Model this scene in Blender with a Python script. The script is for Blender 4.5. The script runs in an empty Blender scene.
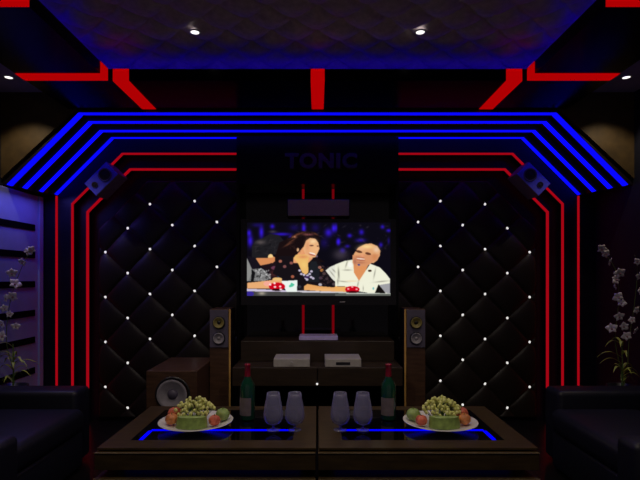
import bpy, bmesh, math, random
import numpy as np
from mathutils import Vector, Matrix
random.seed(7)
S = bpy.context.scene
C = S.collection
EYE = 1.30            # eye height; all z below are written relative to the eye and lifted by EYE
F = 500.0             # focal length in pixels (640x480 frame)

# ------------------------------------------------------------------ camera
cd = bpy.data.cameras.new('camera'); cam = bpy.data.objects.new('camera', cd); C.objects.link(cam)
cam.location = (0, 0, EYE); cam.rotation_euler = (math.pi/2, 0, 0)
cd.sensor_width = 36; cd.lens = F/640*36; cd.shift_x = 2.5/640; cd.shift_y = 37/640
cd.clip_start = 0.05
S.camera = cam
# ------------------------------------------------------------------ world, exposure
w = bpy.data.worlds.new('world'); S.world = w; w.use_nodes = True
bg = w.node_tree.nodes['Background']; bg.inputs[0].default_value = (0.62, 0.52, 0.60, 1); bg.inputs[1].default_value = 0.10
S.view_settings.view_transform = 'Standard'; S.view_settings.look = 'None'
S.view_settings.exposure = 0; S.view_settings.gamma = 1; S.view_settings.use_curve_mapping = False
BLUE_E, RED_E = 1.3, 0.36

def area(name, loc, rot, size, size_y, col, power):
    l = bpy.data.lights.new(name, 'AREA'); l.shape = 'RECTANGLE'; l.size = size; l.size_y = size_y
    l.color = col; l.energy = power
    o = bpy.data.objects.new(name, l); C.objects.link(o); o.location = loc; o.rotation_euler = rot; return o
def spot(name, loc, target, col, power, ang, blend=0.6, r=0.03):
    l = bpy.data.lights.new(name, 'SPOT'); l.color = col; l.energy = power; l.spot_size = math.radians(ang)
    l.spot_blend = blend; l.shadow_soft_size = r
    o = bpy.data.objects.new(name, l); C.objects.link(o); o.location = loc
    o.rotation_euler = (Vector(target)-Vector(loc)).to_track_quat('-Z', 'Y').to_euler(); return o
# downlights of the room (fittings are built below for all but the pair nearer the camera)
spot('downlight_beam', (-0.745, 3.04, EYE+1.46), (-0.745, 3.1, 0), (1, .86, .68), 16, 95)
spot('downlight_beam', (0.625, 3.04, EYE+1.46), (0.625, 3.1, 0), (1, .86, .68), 16, 95)
spot('downlight_beam', (-0.9, 1.6, EYE+1.46), (-0.9, 2.2, 0), (1, .86, .70), 26, 110)
spot('downlight_beam', (0.9, 1.6, EYE+1.46), (0.9, 2.2, 0), (1, .86, .70), 26, 110)
spot('downlight_beam', (-2.205, 3.57, EYE+1.41), (-2.2, 3.72, 0), (1, .84, .6), 10, 102, .5, .02)
spot('downlight_beam', (2.205, 3.57, EYE+1.41), (2.2, 3.72, 0), (1, .84, .6), 10, 102, .5, .02)

area('added_blue_wall_fill', (-2.25, 3.95, EYE+.70), (0, math.radians(-12), 0), .12, .7, (.16, .13, 1), 1.6)  # added blue lamp to brighten the louvred panel; it has no fitting

# ------------------------------------------------------------------ materials
MATS = {}
def lin(c):
    return tuple(((v/255)/12.92 if v/255 <= .04045 else ((v/255+.055)/1.055)**2.4) for v in c)
def mat(name, col, rough=.5, metal=0, emis=None, es=0, noise=0.0, nscale=20, bump=0.0, coat=0, spec=.5, wood=False, trans=0, sss=0):
    if name in MATS: return MATS[name]
    m = bpy.data.materials.new(name); m.use_nodes = True; nt = m.node_tree
    b = nt.nodes['Principled BSDF']
    b.inputs['Base Color'].default_value = (*col, 1); b.inputs['Roughness'].default_value = rough
    b.inputs['Metallic'].default_value = metal; b.inputs['Specular IOR Level'].default_value = spec
    b.inputs['Coat Weight'].default_value = coat; b.inputs['Coat Roughness'].default_value = .06
    b.inputs['Transmission Weight'].default_value = trans
    if sss: b.inputs['Subsurface Weight'].default_value = sss; b.inputs['Subsurface Scale'].default_value = .01
    if emis: b.inputs['Emission Color'].default_value = (*emis, 1); b.inputs['Emission Strength'].default_value = es
    if noise or bump:
        tc = nt.nodes.new('ShaderNodeTexCoord'); mp = nt.nodes.new('ShaderNodeMapping'); n = nt.nodes.new('ShaderNodeTexNoise')
        nt.links.new(tc.outputs['Object'], mp.inputs[0]); nt.links.new(mp.outputs[0], n.inputs['Vector'])
        n.inputs['Scale'].default_value = nscale; n.inputs['Detail'].default_value = 4
        if wood: mp.inputs['Scale'].default_value = (1, 6, 6)
        if noise:
            r = nt.nodes.new('ShaderNodeValToRGB')
            r.color_ramp.elements[0].color = (*[max(0, c*(1-noise)) for c in col], 1)
            r.color_ramp.elements[1].color = (*[min(1, c*(1+noise)) for c in col], 1)
            r.color_ramp.elements[0].position = .3; r.color_ramp.elements[1].position = .7
            nt.links.new(n.outputs[0], r.inputs[0]); nt.links.new(r.outputs[0], b.inputs['Base Color'])
        if bump:
            bp = nt.nodes.new('ShaderNodeBump'); bp.inputs['Strength'].default_value = bump; bp.inputs['Distance'].default_value = .01
            nt.links.new(n.outputs[0], bp.inputs['Height']); nt.links.new(bp.outputs[0], b.inputs['Normal'])
    MATS[name] = m; return m
def emit(name, col, s):
    if name in MATS: return MATS[name]
    m = bpy.data.materials.new(name); m.use_nodes = True; nt = m.node_tree; nt.nodes.clear()
    e = nt.nodes.new('ShaderNodeEmission'); e.inputs[0].default_value = (*col, 1); e.inputs[1].default_value = s
    o = nt.nodes.new('ShaderNodeOutputMaterial'); nt.links.new(e.outputs[0], o.inputs[0]); MATS[name] = m; return m

M_blue = emit('blue_light', (0.002, 0.002, 1.0), BLUE_E)
M_bluedim = emit('blue_cove_light', (0.02, 0.0, 1.0), 2.2)
M_tblue = emit('blue_table_light', (0.0, 0.0, 1.0), 1.3)
M_red = emit('red_light', (1.0, 0.004, 0.02), RED_E)
M_redc = emit('red_ceiling_light', (1.0, 0.0, 0.002), .42)
M_reddim = emit('red_niche_light', (1.0, 0.0, 0.02), .16)
M_lamp = emit('lamp_glow', (1, .97, .92), 1.6)
M_gloss = mat('black_gloss', (.003, .003, .004), .25, noise=.2, nscale=3, spec=.2)
M_ceil = mat('black_ceiling_lacquer', (.002, .002, .003), .22, noise=.2, nscale=3, spec=.05)
M_portal = mat('black_portal_paint', (.010, .006, .016), .4, noise=.15, nscale=8, bump=.03)
M_backp = mat('dark_back_paint', (.007, .006, .016), .4, noise=.15, nscale=8, spec=.25)
M_mirror = mat('smoked_mirror', (.004, .004, .005), .06, noise=.1, nscale=2, spec=.4)
M_leather = mat('black_leather', (.016, .011, .008), .42, noise=.25, nscale=60, bump=.05, spec=.4)
M_tray = mat('padded_ceiling_fabric', (.52, .40, .42), .6, noise=.15, nscale=30, bump=.1)
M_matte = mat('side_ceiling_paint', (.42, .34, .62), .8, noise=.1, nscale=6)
M_brown = mat('brown_wallpaper', (.065, .038, .010), .6, noise=.25, nscale=14, bump=.1)
M_wood = mat('dark_walnut', (.055, .034, .012), .38, noise=.35, nscale=7, wood=True, bump=.04, spec=.4)
M_wood2 = mat('speaker_walnut', (.085, .043, .026), .35, noise=.3, nscale=8, wood=True, spec=.45)
M_woodc = mat('cabinet_veneer', (.030, .018, .010), .45, noise=.3, nscale=6, wood=True)
M_floor = mat('dark_floor_tile', (.008, .007, .008), .3, noise=.2, nscale=2, spec=.25)
M_sofa = mat('navy_leather', (.006, .007, .018), .48, noise=.2, nscale=40, bump=.1, spec=.5)
M_gold = mat('gold_trim', (.85, .50, .14), .4, metal=.1, noise=.1, nscale=20)
M_edge = mat('brass_edge', (.60, .46, .25), .35, metal=.5, noise=.1, nscale=20)
M_crystal = mat('crystal', (.95, .95, 1), .15, emis=None, noise=.02, nscale=5, spec=1.0)
M_bezel = mat('black_plastic', (.006, .006, .007), .3, noise=.1, nscale=30)
M_silver = mat('silver_device', (.52, .49, .48), .35, metal=.1, noise=.08, nscale=30)
M_lav = mat('lavender_device', (.60, .52, .95), .35, noise=.08, nscale=30)
M_baffle = mat('grey_baffle', (.12, .105, .17), .5, noise=.1, nscale=30)
M_cone = mat('grey_cone', (.32, .30, .36), .45, noise=.1, nscale=30)
M_coney = mat('yellow_cone', (.30, .25, .08), .5, noise=.1, nscale=30)
M_ring = mat('driver_ring', (.02, .02, .025), .35, noise=.1, nscale=30)
M_louvre = mat('louvre_paint_blue_light', (.34, .40, .66), .55, noise=.06, nscale=8)  # whitish panel; the blue light falling on it is put into this colour
M_slot = mat('black_slot', (.003, .003, .004), .9, noise=.1, nscale=8, spec=.05)
M_china = mat('white_china', (.85, .83, .82), .25, noise=.04, nscale=10)
M_glass_top = mat('black_table_glass', (.003, .003, .006), .05, noise=.1, nscale=2, spec=.5)
M_dkwall = mat('dark_side_wall', (.004, .006, .018), .6, noise=.2, nscale=8)

# ------------------------------------------------------------------ helpers
def W(p): return (p[0], p[1], p[2]+EYE)
def px(x, y, d): return Vector(((x-317.5)*d/F, d, (277-y)*d/F))     # target pixel at a depth -> relative point
def obj(name, bm, m, parent=None, smooth=False, loc=None, fix=True):
    if fix: bmesh.ops.recalc_face_normals(bm, faces=bm.faces)
    me = bpy.data.meshes.new(name); bm.to_mesh(me); bm.free()
    if smooth:
        for p in me.polygons: p.use_smooth = True
    if m: me.materials.append(m)
    o = bpy.data.objects.new(name, me); C.objects.link(o)
    if parent: o.parent = parent
    if loc: o.location = loc
    return o
def tag(o, label=None, cat=None, group=None, kind=None):
    if label: o['label'] = label
    if cat: o['category'] = cat
    if group: o['group'] = group
    if kind: o['kind'] = kind
    return o
def thing(name, label, cat, loc, rz=0, group=None):
    o = bpy.data.objects.new(name, None); C.objects.link(o); o.location = W(loc); o.rotation_euler = (0, 0, rz)
    o.empty_display_size = .1
    return tag(o, label, cat, group)
def copy_tree(o, parent=None):
    c = o.copy(); C.objects.link(c)
    if parent: c.parent = parent
    for ch in list(o.children): copy_tree(ch, c)
    return c
def box(bm, x0, x1, y0, y1, z0, z1, bev=0, seg=2):
    r = bmesh.ops.create_cube(bm, size=1)
    vs = r['verts']
    for v in vs:
        v.co = Vector(((x0+x1)/2+v.co.x*(x1-x0), (y0+y1)/2+v.co.y*(y1-y0), (z0+z1)/2+v.co.z*(z1-z0)))
    if bev:
        es = list({e for v in vs for e in v.link_edges})
        bmesh.ops.bevel(bm, geom=es, offset=bev, segments=seg, affect='EDGES', profile=.5)
def bx(*a, **k):
    bm = bmesh.new(); box(bm, *a, **k); return bm
def lathe(bm, prof, n=32, M=None, cx=0, cy=0):
    M = M or Matrix()
    rings = []
    for r, z in prof:
        if r < 1e-6: rings.append([bm.verts.new(M @ Vector((cx, cy, z)))])
        else: rings.append([bm.verts.new(M @ Vector((cx+r*math.cos(2*math.pi*k/n), cy+r*math.sin(2*math.pi*k/n), z))) for k in range(n)])
    for a, b in zip(rings, rings[1:]):
        for k in range(n):
            k2 = (k+1) % n
            if len(a) == 1 and len(b) == 1: continue
            if len(a) == 1: bm.faces.new((a[0], b[k], b[k2]))
            elif len(b) == 1: bm.faces.new((a[k], a[k2], b[0]))
            else: bm.faces.new((a[k], a[k2], b[k2], b[k]))
def tube(bm, pts, r0, r1=None, n=6):
    r1 = r1 if r1 is not None else r0
    rings = []
    for i, p in enumerate(pts):
        p = Vector(p); a = Vector(pts[max(0, i-1)]); b = Vector(pts[min(len(pts)-1, i+1)])
        q = (b-a).to_track_quat('Z', 'Y'); r = r0+(r1-r0)*i/(len(pts)-1)
        rings.append([bm.verts.new(p+q @ Vector((r*math.cos(2*math.pi*k/n), r*math.sin(2*math.pi*k/n), 0))) for k in range(n)])
    for a, b in zip(rings, rings[1:]):
        for k in range(n): bm.faces.new((a[k], a[(k+1) % n], b[(k+1) % n], b[k]))
    bm.faces.new(rings[0][::-1]); bm.faces.new(rings[-1])
def band(bm, A, B, d0, d1):
    """solid strip between polylines A and B (lists of (x,z)), from depth d0 to d1"""
    f = [[bm.verts.new((x, d, z+EYE)) for x, z in P] for P in (A, B) for d in (d0, d1)]
    a0, a1, b0, b1 = f; n = len(A)
    for i in range(n-1):
        for p, q in ((a0, b0), (b0, b1), (b1, a1), (a1, a0)):
            bm.faces.new((p[i], p[i+1], q[i+1], q[i]))
    bm.faces.new((a0[0], b0[0], b1[0], a1[0])); bm.faces.new((a0[-1], a1[-1], b1[-1], b0[-1]))
def prism(bm, P, d0, d1):
    a = [bm.verts.new((x, d0, z+EYE)) for x, z in P]; b = [bm.verts.new((x, d1, z+EYE)) for x, z in P]
    bm.faces.new(a); bm.faces.new(b[::-1])
    for i in range(len(P)): j = (i+1) % len(P); bm.faces.new((a[i], b[i], b[j], a[j]))
def struct(name, bm, m, **k):
    o = obj(name, bm, m, **k); o['kind'] = 'structure'; return o

# ------------------------------------------------------------------ room shell
XW = 2.45
struct('floor', bx(-XW-.1, XW+.1, -.6, 4.75, -.1, 0), M_floor)
struct('wall_left', bx(-XW-.1, -XW, -.6, 4.75, 0, EYE+1.6), M_dkwall)
struct('wall_right', bx(XW, XW+.1, -.6, 4.75, 0, EYE+1.6), M_dkwall)
struct('wall_back', bx(-XW, XW, 4.545, 4.75, 0, EYE+1.43), M_backp)
# lacquered dropped ceiling around the padded tray
bm = bmesh.new()
Z0, Z1 = EYE+1.30, EYE+1.377
box(bm, -1.93, -1.387, .4, 3.865, Z0, Z1); box(bm, 1.387, 1.93, .4, 3.865, Z0, Z1)
box(bm, -1.387, 1.387, 3.31, 3.865, Z0, Z1); box(bm, -1.387, 1.387, .4, .9, Z0, Z1)
struct('ceiling', bm, M_ceil)
bm = bmesh.new()
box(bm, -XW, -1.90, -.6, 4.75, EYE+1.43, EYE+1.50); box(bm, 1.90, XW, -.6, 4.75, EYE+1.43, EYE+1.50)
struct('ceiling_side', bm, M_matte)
# padded tray panel with tufted dimples
bm = bmesh.new()
nx, ny = 300, 250; tx0, tx1, ty0, ty1 = -1.85, 1.85, .7, 3.82
sp = .14
def trayh(x, y):
    u = (x/sp + y/sp/1.0); v = (x/sp - y/sp/1.0)
    a = abs(math.sin(math.pi*u/2)); b = abs(math.sin(math.pi*v/2))
    return .045*(a*b)**.4
g = [[bm.verts.new((tx0+(tx1-tx0)*i/nx, ty0+(ty1-ty0)*j/ny, EYE+1.53-trayh(tx0+(tx1-tx0)*i/nx, ty0+(ty1-ty0)*j/ny))) for i in range(nx+1)] for j in range(ny+1)]
for j in range(ny):
    for i in range(nx): bm.faces.new((g[j][i], g[j+1][i], g[j+1][i+1], g[j][i+1]))
struct('ceiling_padded', bm, M_tray, smooth=True, fix=False)
struct('ceiling_slab', bx(-XW, XW, -.6, 4.75, EYE+1.56, EYE+1.62), M_slot)
# brown shoulders beside the portal
for s, nm in ((-1, 'wall_back_left'), (1, 'wall_back_right')):
    bm = bmesh.new(); prism(bm, [(s*XW, .761), (s*XW, 1.429), (s*1.732, 1.429)], 3.868, 3.885); struct(nm, bm, M_brown)

# stepped portal
ZB = .72
rings = [(3.888, 1.282, 3.143), (4.025, 1.258, 3.103), (4.18, 1.232, 3.055), (4.337, 1.216, 3.008)]
ends = [4.025, 4.18, 4.337, 4.40]
def ppath(zt, c, zb=ZB): return [(-(c-zb), zb), (-(c-zt), zt), (c-zt, zt), (c-zb, zb)]
names = ['outermost blue light line of the stepped frame, longest, nearest the ceiling', 'second blue light line of the stepped frame, counted from the ceiling',
         'third blue light line of the stepped frame, counted from the ceiling', 'innermost blue light line of the stepped frame, broken by the black header']
for i, ((d, zt, c), de) in enumerate(zip(rings, ends)):
    bm = bmesh.new()
    band(bm, [(-XW, ZB), (-XW, 1.43), (XW, 1.43), (XW, ZB)], ppath(zt, c), d, de)
    struct('trim_%d' % (i+1), bm, M_portal)
    bm = bmesh.new(); e = .050 if i < 3 else .035
    t = .004
    A, B = ppath(zt, c), ppath(zt-t, c-t*1.414)
    band(bm, A[1:3], B[1:3], d+.012, d+.012+e)
    e2 = .068-.006*i
    band(bm, A[:2], B[:2], d+.008, d+.008+e2); band(bm, A[2:], B[2:], d+.008, d+.008+e2)
    tag(obj('light_strip', bm, M_blue), names[i], 'light strip', 'blue light lines of the portal')

# back wall layers with red lines
FL = -1.30
def opath(X, zt, c): return [(-X, FL), (-X, c-X), (-(c-zt), zt), (c-zt, zt), (X, c-X), (X, FL)]
OUT = [(-XW, FL), (-XW, .5), (-XW, 1.42), (XW, 1.42), (XW, .5), (XW, FL)]
LB = (2.152, 1.082, 2.794); LC = (2.052, .961, 2.633)
bm = bmesh.new(); band(bm, OUT, opath(*LB), 4.402, 4.47); struct('trim_5', bm, M_backp)
bm = bmesh.new(); band(bm, OUT, opath(*LC), 4.472, 4.543); struct('trim_6', bm, M_backp)
def redline(L, d, w, s, label, dd=.022, xin=.69, zbot=-1.28):
    X, zt, c = L; t = w
    A = [(s*X, zbot), (s*X, c-X), (s*(c-zt), zt), (s*xin, zt)]
    X2, zt2, c2 = X-t, zt-t, c-t*1.414
    B = [(s*X2, zbot), (s*X2, c2-X2), (s*(c2-zt2), zt2), (s*xin, zt2)]
    bm = bmesh.new(); band(bm, A, B, d-dd, d-.001)
    tag(obj('light_strip', bm, M_red), label, 'light strip', 'red light lines of the back wall')
for s, sd, th in ((-1, 'left', 'louvred panel'), (1, 'right', 'dark side wall')):
    redline((LB[0]+.006, LB[1]+.006, LB[2]+.008), 4.402, .013, s, 'middle red light line on the %s, bent at 45 degrees behind the small tilted speaker' % sd)
    redline((LC[0]+.007, LC[1]+.007, LC[2]+.009), 4.472, .017, s, 'innermost red light line on the %s, framing the diamond padded panel' % sd)
    bm = bmesh.new(); x = s*260.5*4.4/F
    box(bm, x-.006, x+.006, 4.385, 4.401, .02, EYE+.712)
    tag(obj('light_strip', bm, M_red), 'straight vertical red light line on the %s, nearest the %s' % (sd, th), 'light strip', 'red light lines of the back wall')

# cove lights hidden on the ledge, glowing on the padded ceiling
for nm, a in (('back', (-1.55, 1.55, 3.52, 3.55)), ('left', (-1.60, -1.57, 1.0, 3.50)), ('right', (1.57, 1.60, 1.0, 3.50))):
    bm = bx(*a, Z1+.002, Z1+.02)
    tag(obj('cove_light', bm, M_bluedim), 'blue cove light behind the %s ledge of the padded ceiling' % nm, 'light strip', 'blue cove lights')
# red strips on the ceiling
zs = Z0-.004
def rstrip(parts, label):
    bm = bmesh.new()
    for p in parts: box(bm, *p)
    tag(obj('ceiling_light_strip', bm, M_redc), label, 'light strip', 'red ceiling light strips')
rstrip([(-.045, .047, 3.31, 3.864, zs, zs+.004), (-.045, .047, 3.306, 3.3095, zs, Z1)], 'short red strip in the middle of the ceiling edge above the screen')
for s, sd in ((-1, 'left'), (1, 'right')):
    def q(a, b): return (min(s*a, s*b), max(s*a, s*b))
    rstrip([(*q(1.248, 1.354), 3.31, 3.864, zs, zs+.004), (*q(1.248, 1.354), 3.306, 3.3095, zs, Z1)], 'red strip slanting down at the %s rear corner of the padded ceiling' % sd)
    rstrip([(*q(1.387, 1.93), 3.19, 3.30, zs, zs+.004), (*q(1.383, 1.3865), 3.19, 3.30, zs, Z1)], 'horizontal red strip on the %s ceiling border, ending by the round downlight' % sd)
    rstrip([(*q(1.387, 1.93), 2.26, 2.40, zs, zs+.004), (*q(1.383, 1.3865), 2.26, 2.40, zs, Z1)], 'red strip cut by the top %s corner of the picture' % sd)
# downlights
def downlight(x, y, z, label):
    t = thing('downlight', label, 'downlight', (x, y, z), 0, 'round ceiling downlights')
    bm = bmesh.new(); lathe(bm, [(.036, 0), (.036, -.006), (.027, -.006), (.025, 0)], 24); obj('trim_ring', bm, M_silver, t)
    bm = bmesh.new(); lathe(bm, [(0, -.004), (.025, -.004), (.025, .001), (0, .001)], 24); obj('lens', bm, M_lamp, t)
downlight(-.745, 3.04, 1.492, 'round downlight in the padded ceiling, left one of two')
downlight(.625, 3.04, 1.492, 'round downlight in the padded ceiling, right one of two')
downlight(-2.005-.2, 3.57, 1.429, 'round downlight over the left side wall by the brown wallpaper')
downlight(2.005+.2, 3.57, 1.429, 'round downlight over the right side wall by the brown wallpaper')

# ------------------------------------------------------------------ louvred panel on the left wall
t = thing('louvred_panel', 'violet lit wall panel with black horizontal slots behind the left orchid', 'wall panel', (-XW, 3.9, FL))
obj('panel', bx(.002, .03, -.9, .49, .02, 2.0, bev=.004), M_louvre, t)
obj('side_frame', bx(.002, .045, .43, .49, .02, 2.0, bev=.004), M_louvre, t)
for zz in (.413, .183, -.06, -.30, -.524, -.78, -1.0):
    obj('slot', bx(.028, .036, -.8, .376, zz*1.02-FL-.026, zz*1.02-FL+.026), M_slot, t)

# ------------------------------------------------------------------ tufted panels
def tufted(s, label):
    DP = 4.545
    t = thing('tufted_panel', label, 'padded panel', (s*1.35, DP, FL), 0, 'diamond padded wall panels')
    K = 4.50/F
    a = 22.45*K; b = 22.6*K; sh = -1.55*K
    x0 = (104-317.5)*K; z0 = (277-252)*K
    def uv(X, z):     # X always mirrored to the left side
        k = (X-x0)/a; w_ = (z0 - sh*k*1.0 - z)/b       # rows downward
        return (k+w_)/2, (k-w_)/2
    xa, xb = -1.985, -.705; zt = .88; zb = FL+.02; cc = 2.40
    cols, rows = 150, 250
    bm = bmesh.new(); grid = []
    for j in range(rows+1):
        r = []
        for i in range(cols+1):
            X = xa+(xb-xa)*i/cols; z = zb+(zt-zb)*j/rows
            if -X+z > cc:                      # chamfered outer top corner
                e = ((-X+z)-cc)/2; Xp, zp = X+e, z-e
            else: Xp, zp = X, z
            u, v = uv(Xp, zp)
            h = .040*(abs(math.sin(math.pi*u))*abs(math.sin(math.pi*v)))**.30
            edge = min(1, min(i, cols-i, j, rows-j)/2)
            if -X+z > cc: edge *= .0
            r.append(bm.verts.new((s*-Xp-s*1.35, -(.008+h*edge), zp-FL)))
        grid.append(r)
    for j in range(rows):
        for i in range(cols):
            f = (grid[j][i], grid[j][i+1], grid[j+1][i+1], grid[j+1][i])
            bm.faces.new(f if s < 0 else f[::-1])
    bmesh.ops.remove_doubles(bm, verts=bm.verts, dist=.0004)
    obj('padding', bm, M_leather, t, smooth=True, fix=False)
    bmb = bmesh.new()
    pts = [(xa, zb), (xb, zb), (xb, zt), (zt-cc, zt), (xa, cc+xa)]
    vs0 = [bmb.verts.new((-s*X-s*1.35, -.007, z-FL)) for X, z in pts]; vs1 = [bmb.verts.new((-s*X-s*1.35, -.001, z-FL)) for X, z in pts]
    bmb.faces.new(vs0); bmb.faces.new(vs1[::-1])
    for i in range(5): j = (i+1) % 5; bmb.faces.new((vs0[i], vs1[i], vs1[j], vs0[j]))
    obj('backing', bmb, M_slot, t)
    proto = None
    for k in range(0, 7):
        for j in range(-2, 9):
            X = x0+a*k; z = z0 - sh*k - b*(2*j + (k % 2))
            if -X+z > cc-.03 or z > zt-.02 or z < zb+.05: continue
            r = .0125 if k < 6 else .008
            if k == 6: X = xb-.012
            if proto is None:
                bm = bmesh.new(); bmesh.ops.create_icosphere(bm, subdivisions=1, radius=1)
                for v in bm.verts: v.co.y *= .6
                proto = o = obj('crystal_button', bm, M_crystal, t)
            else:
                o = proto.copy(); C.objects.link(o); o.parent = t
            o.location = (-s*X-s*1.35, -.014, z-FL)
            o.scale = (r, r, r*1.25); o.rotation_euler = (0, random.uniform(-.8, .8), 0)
MATS['crystal'] = M_crystal
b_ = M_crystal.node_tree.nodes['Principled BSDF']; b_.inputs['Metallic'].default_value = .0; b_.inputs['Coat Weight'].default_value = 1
b_.inputs['Emission Color'].default_value = (1, .98, .95, 1); b_.inputs['Emission Strength'].default_value = .8  # sparkle of the crystals put into the material as emission
tufted(-1, 'black diamond padded leather wall panel with crystal buttons, left of the screen')
tufted(1, 'black diamond padded leather wall panel with crystal buttons, right of the screen')

# ------------------------------------------------------------------ centre column: header, jambs, smoked mirror
struct('trim_7', bx(-.675, .675, 4.30, 4.541, EYE+.80, EYE+1.2085), M_gloss)
struct('trim_8', bx(-.675, .675, 4.525, 4.541, .02, EYE+.80), M_mirror)
for n, s in ((9, -1), (10, 1)):
    struct('trim_%d' % n, bx(min(s*.675, s*.70), max(s*.675, s*.70), 4.32, 4.541, .02, EYE+1.2085), M_gloss)
for s, sd in ((-1, 'left'), (1, 'right')):
    x = s*.135+.006
    tag(obj('light_strip', bx(x-.011, x+.011, 4.512, 4.524, EYE-.58, EYE+.795), M_reddim), 'dim vertical red light line behind the screen, %s of the pair' % sd, 'light strip', 'red lines behind the screen')
# sign
def textmesh(body, size, ext, off=0):
    cu = bpy.data.curves.new('t', 'FONT'); cu.body = body; cu.size = size; cu.extrude = ext; cu.offset = off; cu.space_character = 1.12
    cu.align_x = 'CENTER'; cu.align_y = 'CENTER'; cu.bevel_depth = .001
    to = bpy.data.objects.new('t', cu); C.objects.link(to)
    dg = bpy.context.evaluated_depsgraph_get(); me = bpy.data.meshes.new_from_object(to.evaluated_get(dg))
    bpy.data.objects.remove(to); return me
M_sign = mat('violet_sign_letters', (.07, .03, .06), .4, noise=.1, nscale=20)
me = textmesh('TONIC', .19, .009, .008); me.materials.clear(); me.materials.append(M_sign); me.name = 'sign_lettering'
o = bpy.data.objects.new('sign_lettering', me); C.objects.link(o)
o.rotation_euler = (math.pi/2, 0, 0)
xs = [v.co.x for v in me.vertices]; ys = [v.co.y for v in me.vertices]
ww, hh = max(xs)-min(xs), max(ys)-min(ys)
o.scale = (.62/ww, .135/hh, 1)
o.location = (.03-(max(xs)+min(xs))/2*.62/ww, 4.288, EYE+(277-161)*4.29/F-(max(ys)+min(ys))/2*.135/hh)
tag(o, 'dark violet raised letters spelling TONIC on the black header above the screen', 'sign')

# centre speaker above the TV
t = thing('centre_speaker', 'wide low grey centre speaker on the niche wall just above the television', 'speaker', (.009, 4.35, .522))
obj('cabinet', bx(-.274, .274, 0, .17, 0, .158, bev=.006), M_bezel, t)
M_grille = mat('grey_grille', (.62, .60, .26), .45, noise=.15, nscale=120, bump=.1)
obj('grille', bx(-.266, .266, -.010, -.001, .008, .15, bev=.004), M_grille, t)

# ------------------------------------------------------------------ television
t = thing('television', 'large wall mounted flat television showing three people laughing at a desk', 'television', (0.006, 4.20, -.235))
tw0, tw1 = (241-318.2)*4.2/F, (396-318.2)*4.2/F
TZ = (277-219)*4.2/F+.235
obj('casing', bx(tw0, tw1, .004, .05, .0, TZ, bev=.006), M_bezel, t)
sx0, sx1 = (247-318.2)*4.2/F, (390.5-318.2)*4.2/F
sz0, sz1 = (277-295.8)*4.2/F+.235, (277-222.5)*4.2/F+.235
bm = bmesh.new()
for a in ((tw0, tw1, 0, sz0), (tw0, tw1, sz1, TZ), (tw0, sx0, sz0, sz1), (sx1, tw1, sz0, sz1)): box(bm, a[0], a[1], -.004, .0035, a[2], a[3])
obj('bezel', bm, mat('bezel_plastic', (.010, .009, .010), .25, noise=.1, nscale=30), t)
obj('wall_bracket', bx(-.2, .2, .051, .31, .15, .45, bev=.005), M_bezel, t)
obj('badge', bx(.18, .225, -.006, -.0045, .022, .030), M_silver, t)

# the moving picture on the screen, painted per vertex from flat shapes
PW, PH = 430, 219
yy, xx = np.mgrid[0:PH, 0:PW]
IX = 247+(xx+.5)/PW*143.5; IY = 222.5+(yy+.5)/PH*73.3
img = np.zeros((PH, PW, 3)); img[:] = (12, 10, 20)
rs = np.random.RandomState(3)
OFF = {1: (244, 220), 2: (290, 220), 3: (336, 220), 4: (244, 256), 5: (290, 256), 6: (336, 256)}
def cv(T, p): ox, oy = OFF[T]; return (ox+p[0]/11.43, oy+p[1]/11.43)
def poly(T, pts, col, a=1.0):
    P = [cv(T, p) for p in pts]; ins = np.zeros(IX.shape, bool); n = len(P)
    for i in range(n):
        x1, y1 = P[i]; x2, y2 = P[(i+1) % n]
        if y1 == y2: continue
        c = ((y1 > IY) != (y2 > IY)) & (IX < (x2-x1)*(IY-y1)/(y2-y1)+x1); ins ^= c
    img[ins] = img[ins]*(1-a)+np.array(col)*a
def ell(T, cx, cy, rx, ry, col, a=1.0, soft=False, ang=0):
    X, Y = cv(T, (cx, cy)); rx /= 11.43; ry /= 11.43
    dx, dy = IX-X, IY-Y; c, s_ = math.cos(ang), math.sin(ang)
    q = ((dx*c+dy*s_)/rx)**2+((-dx*s_+dy*c)/ry)**2
    m = np.exp(-q*1.2)*a if soft else (q < 1)*a
    img[:] = img*(1-m[..., None])+np.array(col)*m[..., None]
def blur(n=1):
    global img
    for _ in range(n):
        p = np.pad(img, ((1, 1), (1, 1), (0, 0)), 'edge')
        img = (p[:-2, 1:-1]+p[2:, 1:-1]+p[1:-1, :-2]+p[1:-1, 2:]+2*p[1:-1, 1:-1])/6
BL = (55, 25, 235)
for T, x, y, rx, ry, a in ((1, 60, 150, 25, 40, .9), (1, 72, 240, 32, 70, .9), (1, 200, 140, 28, 75, .9), (1, 325, 75, 28, 28, .8), (1, 430, 163, 110, 18, .8),
    (1, 535, 200, 25, 25, .7), (1, 150, 60, 60, 25, .3), (2, 158, 95, 25, 60, .9), (2, 440, 145, 45, 50, .8), (2, 500, 95, 26, 48, 1), (2, 552, 255, 22, 35, .9), (2, 600, 350, 30, 30, .6),
    (2, 390, 260, 50, 60, .25), (2, 50, 90, 60, 40, .25), (2, 290, 90, 50, 50, .25), (3, 155, 180, 28, 24, .8), (3, 290, 140, 30, 35, .75), (3, 280, 232, 60, 24, .6), (3, 530, 80, 25, 25, .75),
    (3, 600, 122, 30, 20, .8), (3, 28, 245, 22, 35, .9), (3, 512, 285, 22, 28, .7), (3, 130, 300, 30, 20, .6), (3, 600, 240, 15, 40, .4), (3, 70, 360, 30, 30, .6), (3, 0, 90, 15, 45, .8)):
    ell(T, x, y, rx, ry, BL, a, True)
for _ in range(70):
    ell(3, rs.uniform(-500, 600), rs.uniform(40, 420), rs.uniform(6, 30), rs.uniform(3, 10), (70, 62, 75), rs.uniform(.1, .5), True, rs.uniform(-1, 1))
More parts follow.
